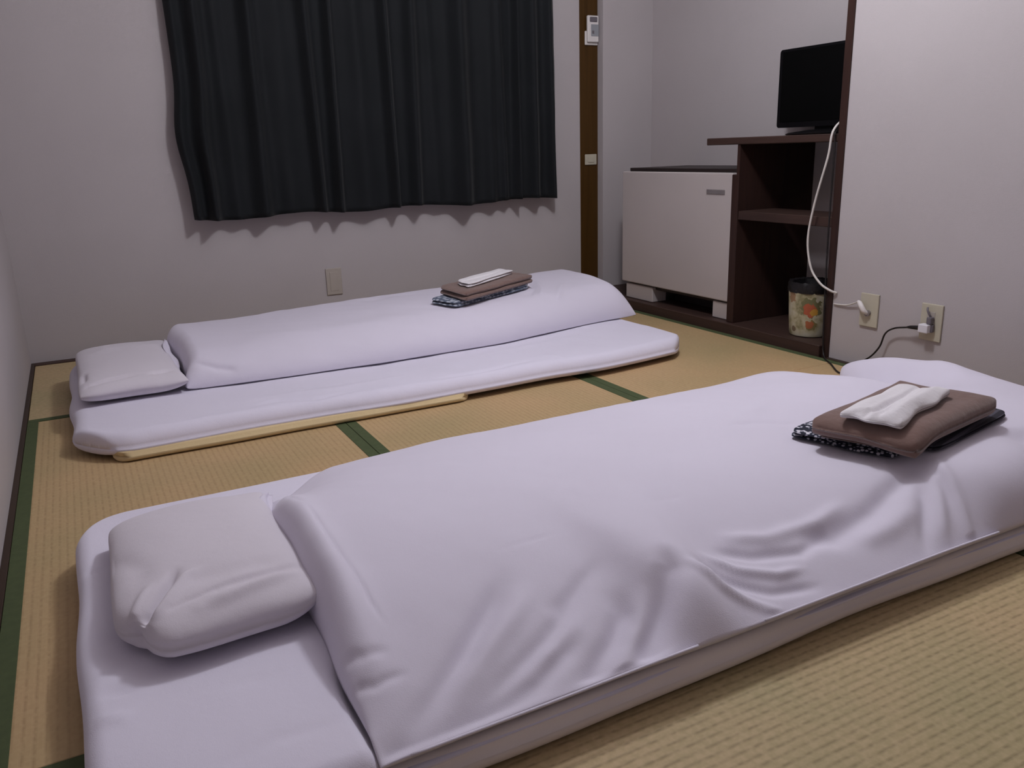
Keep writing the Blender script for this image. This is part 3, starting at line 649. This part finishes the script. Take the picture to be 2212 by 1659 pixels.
def far_comforter():
    nx, ny = 280, 150
    U = edge_axis(nx, .6)[:, None] * np.ones((1, ny)); V = edge_axis(ny, .8)[None, :] * np.ones((nx, 1))
    X = F['x0'] + U * (F['x1'] - F['x0']); Y = far_front(X) + V * (far_back(X) - far_front(X))
    ex0 = X - F['x0']; ex1 = F['x1'] - X
    Z = z_far(X, Y)
    rl = np.sqrt(np.clip(1 - (1 - np.clip(ex0 / .05, 0, 1)) ** 2, 0, 1)); rr = np.sqrt(np.clip(1 - (1 - np.clip(ex1 / .085, 0, 1)) ** 2, 0, 1))
    Z = .092 + (Z - .092) * rl * rr
    D = .003 * waves(X, Y, .35, 6) + .0012 * waves(X, Y, .10, 7)
    for pts, a, s_ in ff:
        dd, tt = poly_dist(X, Y, pts); D += a * np.exp(-(dd / s_) ** 2) * sstep(0, .25, tt) * sstep(1, .7, tt)
    ey = np.minimum(V, 1 - V); D *= sstep(0, .03, ey) * sstep(0, .012, ex0) * sstep(0, .02, ex1)
    X, Y, Z = displace_normal(X, Y, Z, D)
    Y2 = Y + (.006 * waves(X, X * 0, .3, 12)) * np.clip(1 - V * 6, 0, 1)
    X2 = X - .018 * np.exp(-((V - .03) / .08) ** 2) * np.clip(1 - ex0 / .12, 0, 1) - .02 * np.exp(-((V - .7) / .15) ** 2) * np.clip(1 - ex0 / .12, 0, 1)
    Zb = np.minimum(.084 + .006 * np.clip(1 - V * 9, 0, 1), Z - .002)
    return grid_solid('comforter', X2, Y2, Z, Zb, M['cover'])
c1 = far_comforter()
tag(c1, 'white comforter laid like a long roll on the back half of the far futon', 'comforter', 'comforters on the futons')
o = ribbon('cover_flap', [(.470, -.60, .150), (.463, -.70, .140), (.468, -.82, .125), (.472, -.93, .11)], .016, .003, M['cover'], tilt=[1.0, .8, .4, .2]); o.parent = c1

# --- pillows
def pillow(name, cx, cy, ax, ay, z0, h, rot, seed, pinch, creases=(), point=.05, mat='pillowcase', skew=(0, 0)):
    n, m = 110, 150
    U = (edge_axis(n, .8) * 2 - 1)[:, None] * np.ones((1, m)); V = (edge_axis(m, .8) * 2 - 1)[None, :] * np.ones((n, 1))
    bowx = 1 - point * (1 - V ** 2) ** 0 * 0 - point * (np.abs(V) ** 0) * 0
    X = ax * U * (1 - point * (1 - np.abs(V)) ** .8 * -1 * 0 - .045 * np.abs(V) ** 6) ; Y = ay * V * (1 - .045 * np.abs(U) ** 6)
    X = X * (1 + .02 * np.sin(V * 3 + seed)); Y = Y * (1 + .012 * np.sin(U * 4 + seed))
    pu = np.sqrt(np.clip(1 - np.abs(U) ** 2.6, 0, 1)); pv = np.sqrt(np.clip(1 - np.abs(V) ** 3.2, 0, 1))
    prof = (pu * pv) ** .72
    ZT = h * .62 * prof; ZB = -h * .38 * (pu * pv) ** .6
    D = .0025 * waves(X, Y, .16, seed)
    for pts, a, s_ in creases:
        dd, tt = poly_dist(X, Y, pts); D += a * np.exp(-(dd / s_) ** 2) * (.35 + .65 * sstep(0, .2, tt)) * sstep(1, .6, tt)
    ed = np.minimum(1 - np.abs(U), 1 - np.abs(V)); D = D * sstep(0, .05, ed)
    X, Y, ZT = displace_normal(X, Y, ZT, D)
    for (su, sv, dz, pl) in pinch:      # pulled corners
        f = np.clip(1 - np.hypot(U - su, V - sv) / .5, 0, 1) ** 2; ZT += dz * f; ZB += dz * f; X += su * pl * f * .6; Y += sv * pl * f
    c, s = math.cos(rot), math.sin(rot)
    Xw = cx + c * X - s * Y + skew[0] * V; Yw = cy + s * X + c * Y + skew[1] * U
    zc_ = z0 + h * .38
    return grid_solid(name, Xw, Yw, zc_ + ZT, np.maximum(zc_ + ZB, z0), M[mat])
pcre = [([(-.118, -.205), (-.095, -.175), (-.065, -.12), (-.045, -.075)], -.017, .0075), ([(-.105, -.21), (-.075, -.175), (-.04, -.12), (-.01, -.10)], .009, .009), ([(-.13, -.19), (-.11, -.15), (-.085, -.10)], .006, .008),
        ([(-.03, -.205), (.06, -.185), (.13, -.165)], .008, .012), ([(-.05, -.14), (.05, -.13), (.12, -.12)], -.006, .02), ([(.00, -.18), (.08, -.16), (.14, -.145)], -.007, .010),
        ([(-.14, .05), (-.10, -.05), (-.11, -.12)], -.004, .02), ([(-.07, -.19), (.02, -.165), (.09, -.15)], -.004, .006)]
p2 = pillow('pillow', .346, -2.415, .146, .238, .082, .086, .0, 3, [(-1, -1, .004, -.045), (1, -1, .020, .0), (1, 1, .01, .01)], pcre)
tag(p2, 'white pillow with a pinched pleat at its near corner, on the near futon', 'pillow', 'pillows on the futons')
pc1 = [([(-.12, -.28), (-.05, -.27), (.05, -.26)], -.008, .010), ([(-.13, -.15), (-.13, -.25)], -.008, .01), ([(.06, -.27), (.13, -.24)], -.010, .010), ([(-.1, .1), (.0, .15)], .003, .03)]
p1 = pillow('pillow', .322, -.800, .150, .325, .077, .082, .0, 5, [(-1, -1, .0, .0), (1, -1, .012, .02), (1, 1, .01, .01)], pc1)
tag(p1, 'smaller-looking white pillow lying at the left head of the far futon by the back wall', 'pillow', 'pillows on the futons')

# ------------------------------------------------------------------ towels and folded robes on the comforters
def quad_map(c, U, V):
    c = [np.array(q) for q in c]
    f = lambda k: (1 - U) * (1 - V) * c[0][k] + U * (1 - V) * c[1][k] + U * V * c[2][k] + (1 - U) * V * c[3][k]
    return f(0), f(1)
def folded(name, quad, base, t, mat, seed, rim=.10, amp=.003, nx=70, ny=60, zadd=None, layers=1, wob=.0, crease=()):
    """folded cloth stack: corners quad (u0v0,u1v0,u1v1,u0v1); base(x,y) gives the surface it lies on"""
    U = edge_axis(nx, .8)[:, None] * np.ones((1, ny)); V = edge_axis(ny, .8)[None, :] * np.ones((nx, 1))
    vs = []; fs = []; off = 0
    for L in range(layers):
        X, Y = quad_map(quad, U, V)
        cxm, cym = X.mean(), Y.mean(); sc_ = 1 - .012 * L * (1 if layers > 1 else 0)
        X = cxm + (X - cxm) * sc_; Y = cym + (Y - cym) * sc_
        # rounded corners
        cu = np.abs(2 * U - 1); cv = np.abs(2 * V - 1); k = .05 * (cu * cv) ** 8
        X = X + (cxm - X) * k * 1.6; Y = Y + (cym - Y) * k * 1.6
        X = X + wob * waves(V, U * 0, .5, seed + L) * cu ** 3; Y = Y + wob * waves(U, V * 0, .5, seed + 3 + L) * cv ** 3
        B = base(X, Y)
        ed = np.minimum(1 - cu, 1 - cv); pr = np.sqrt(np.clip(1 - (1 - np.clip(ed / rim, 0, 1)) ** 2, 0, 1))
        th = t / layers; zc_ = B + th * (L + .5)
        und = amp * waves(X, Y, .10, seed)
        for pts, a, s_ in crease:
            dd, tt = poly_dist(U, V, pts); und = und + a * np.exp(-(dd / s_) ** 2) * np.sin(np.pi * np.clip(tt, .1, .9))
        ZT = zc_ + und * pr + th * .5 * pr; ZB = zc_ + und * pr * (1 if L else 0) - th * .5 * pr + .0003
        nv = nx * ny; n, m = nx, ny
        vs += [np.stack([X, Y, ZT], -1).reshape(-1, 3), np.stack([X, Y, ZB], -1).reshape(-1, 3)]
        for i in range(n - 1):
            for j in range(m - 1):
                a = off + i * m + j; fs.append((a, a + 1, a + m + 1, a + m)); fs.append((nv + a, nv + a + m, nv + a + m + 1, nv + a + 1))
        for j in range(m - 1):
            a = off + j; fs.append((a, nv + a, nv + a + 1, a + 1)); a = off + (n - 1) * m + j; fs.append((a, a + 1, nv + a + 1, nv + a))
        for i in range(n - 1):
            a = off + i * m; fs.append((a, a + m, nv + a + m, nv + a)); a = off + i * m + m - 1; fs.append((a, nv + a, nv + a + m, a + m))
        off += 2 * nv
    return mesh_obj(name, np.concatenate(vs), fs, mat)
zn = lambda X, Y: z_near(X, Y) + .003
# robe quad: left-far, right-far, right-near, left-near
y2 = folded('yukata', [(1.505, -2.588), (1.960, -2.50), (1.950, -2.735), (1.590, -2.790)], zn, .021, M['yukata'], 2, .14, .004, layers=2, wob=.010)
tag(y2, 'folded blue-black and white patterned cotton robe under the brown towel on the near comforter', 'robe', 'folded robes on the comforters')
o = folded('sash', [(1.70, -2.56), (1.975, -2.50), (2.005, -2.765), (1.665, -2.825)], lambda X, Y: z_near(X, Y) + .004, .012, M['sash'], 4, .2, .001, layers=2); o.parent = y2; o['label'] = 'dark striped sash edge'
tb2 = lambda X, Y: z_near(X, Y) + .026 - .006 * sstep(-2.72, -2.82, Y)
t2 = folded('bath_towel', [(1.488, -2.650), (1.880, -2.568), (1.935, -2.782), (1.590, -2.835)], tb2, .046, M['towel'], 5, .24, .003, layers=1, wob=.004, crease=[([(.0, .5), (.3, .55), (.6, .5)], .003, .1), ([(.0, .25), (.05, .6), (.02, .9)], -.006, .05)])
o = folded('inner_fold', [(1.505, -2.665), (1.80, -2.60), (1.85, -2.775), (1.598, -2.822)], lambda X, Y: z_near(X, Y) + .0275, .016, M['towel'], 6, .2, .001, layers=2); o.parent = t2
tag(t2, 'folded brown terry bath towel on the near comforter, under a white washcloth', 'towel', 'brown bath towels on the comforters')
tz2 = lambda X, Y: tb2(X, Y) + .0465
w2 = folded('washcloth', [(1.520, -2.702), (1.790, -2.635), (1.838, -2.735), (1.590, -2.800)], tz2, .022, M['washcloth'], 9, .30, .002, layers=1, wob=.012,
            crease=[([(-.1, .42), (.4, .46), (1.1, .42)], -.013, .055), ([(-.1, .75), (.5, .78), (1.1, .72)], .010, .12), ([(-.1, .18), (.5, .20), (1.1, .12)], .004, .09), ([(0, .62), (.25, .56), (.4, .6)], -.008, .04), ([(.02, .1), (.12, .35), (.05, .6)], .005, .05)])
tag(w2, 'crumpled white washcloth on the brown towel of the near comforter', 'washcloth', 'white washcloths on the bath towels')
zf = lambda X, Y: z_far(X, Y) + .004
y1_ = folded('yukata', [(1.405, -.850), (1.80, -.67), (1.88, -.815), (1.470, -.965)], zf, .022, M['yukata_far'], 12, .14, .002, layers=2, wob=.004)
tag(y1_, 'folded grey-blue patterned cotton robe peeking out under the brown towel on the far comforter', 'robe', 'folded robes on the comforters')
t1 = folded('bath_towel', [(1.465, -.800), (1.845, -.640), (1.910, -.800), (1.500, -.985)], lambda X, Y: z_far(X, Y) * .7 + .3 * .207 + .026, .036, M['towel'], 15, .16, .002, layers=2, wob=.004)
tag(t1, 'folded brown terry bath towel on the far comforter, under a narrow white washcloth', 'towel', 'brown bath towels on the comforters')
w1 = folded('washcloth', [(1.530, -.835), (1.800, -.690), (1.830, -.760), (1.545, -.925)], lambda X, Y: z_far(X, Y) * .7 + .3 * .207 + .063, .020, M['washcloth'], 19, .22, .002, layers=2, wob=.006,
            crease=[([(0, .5), (.5, .55), (1, .5)], -.006, .10)])
tag(w1, 'narrow folded white washcloth on the brown towel of the far comforter', 'washcloth', 'white washcloths on the bath towels')
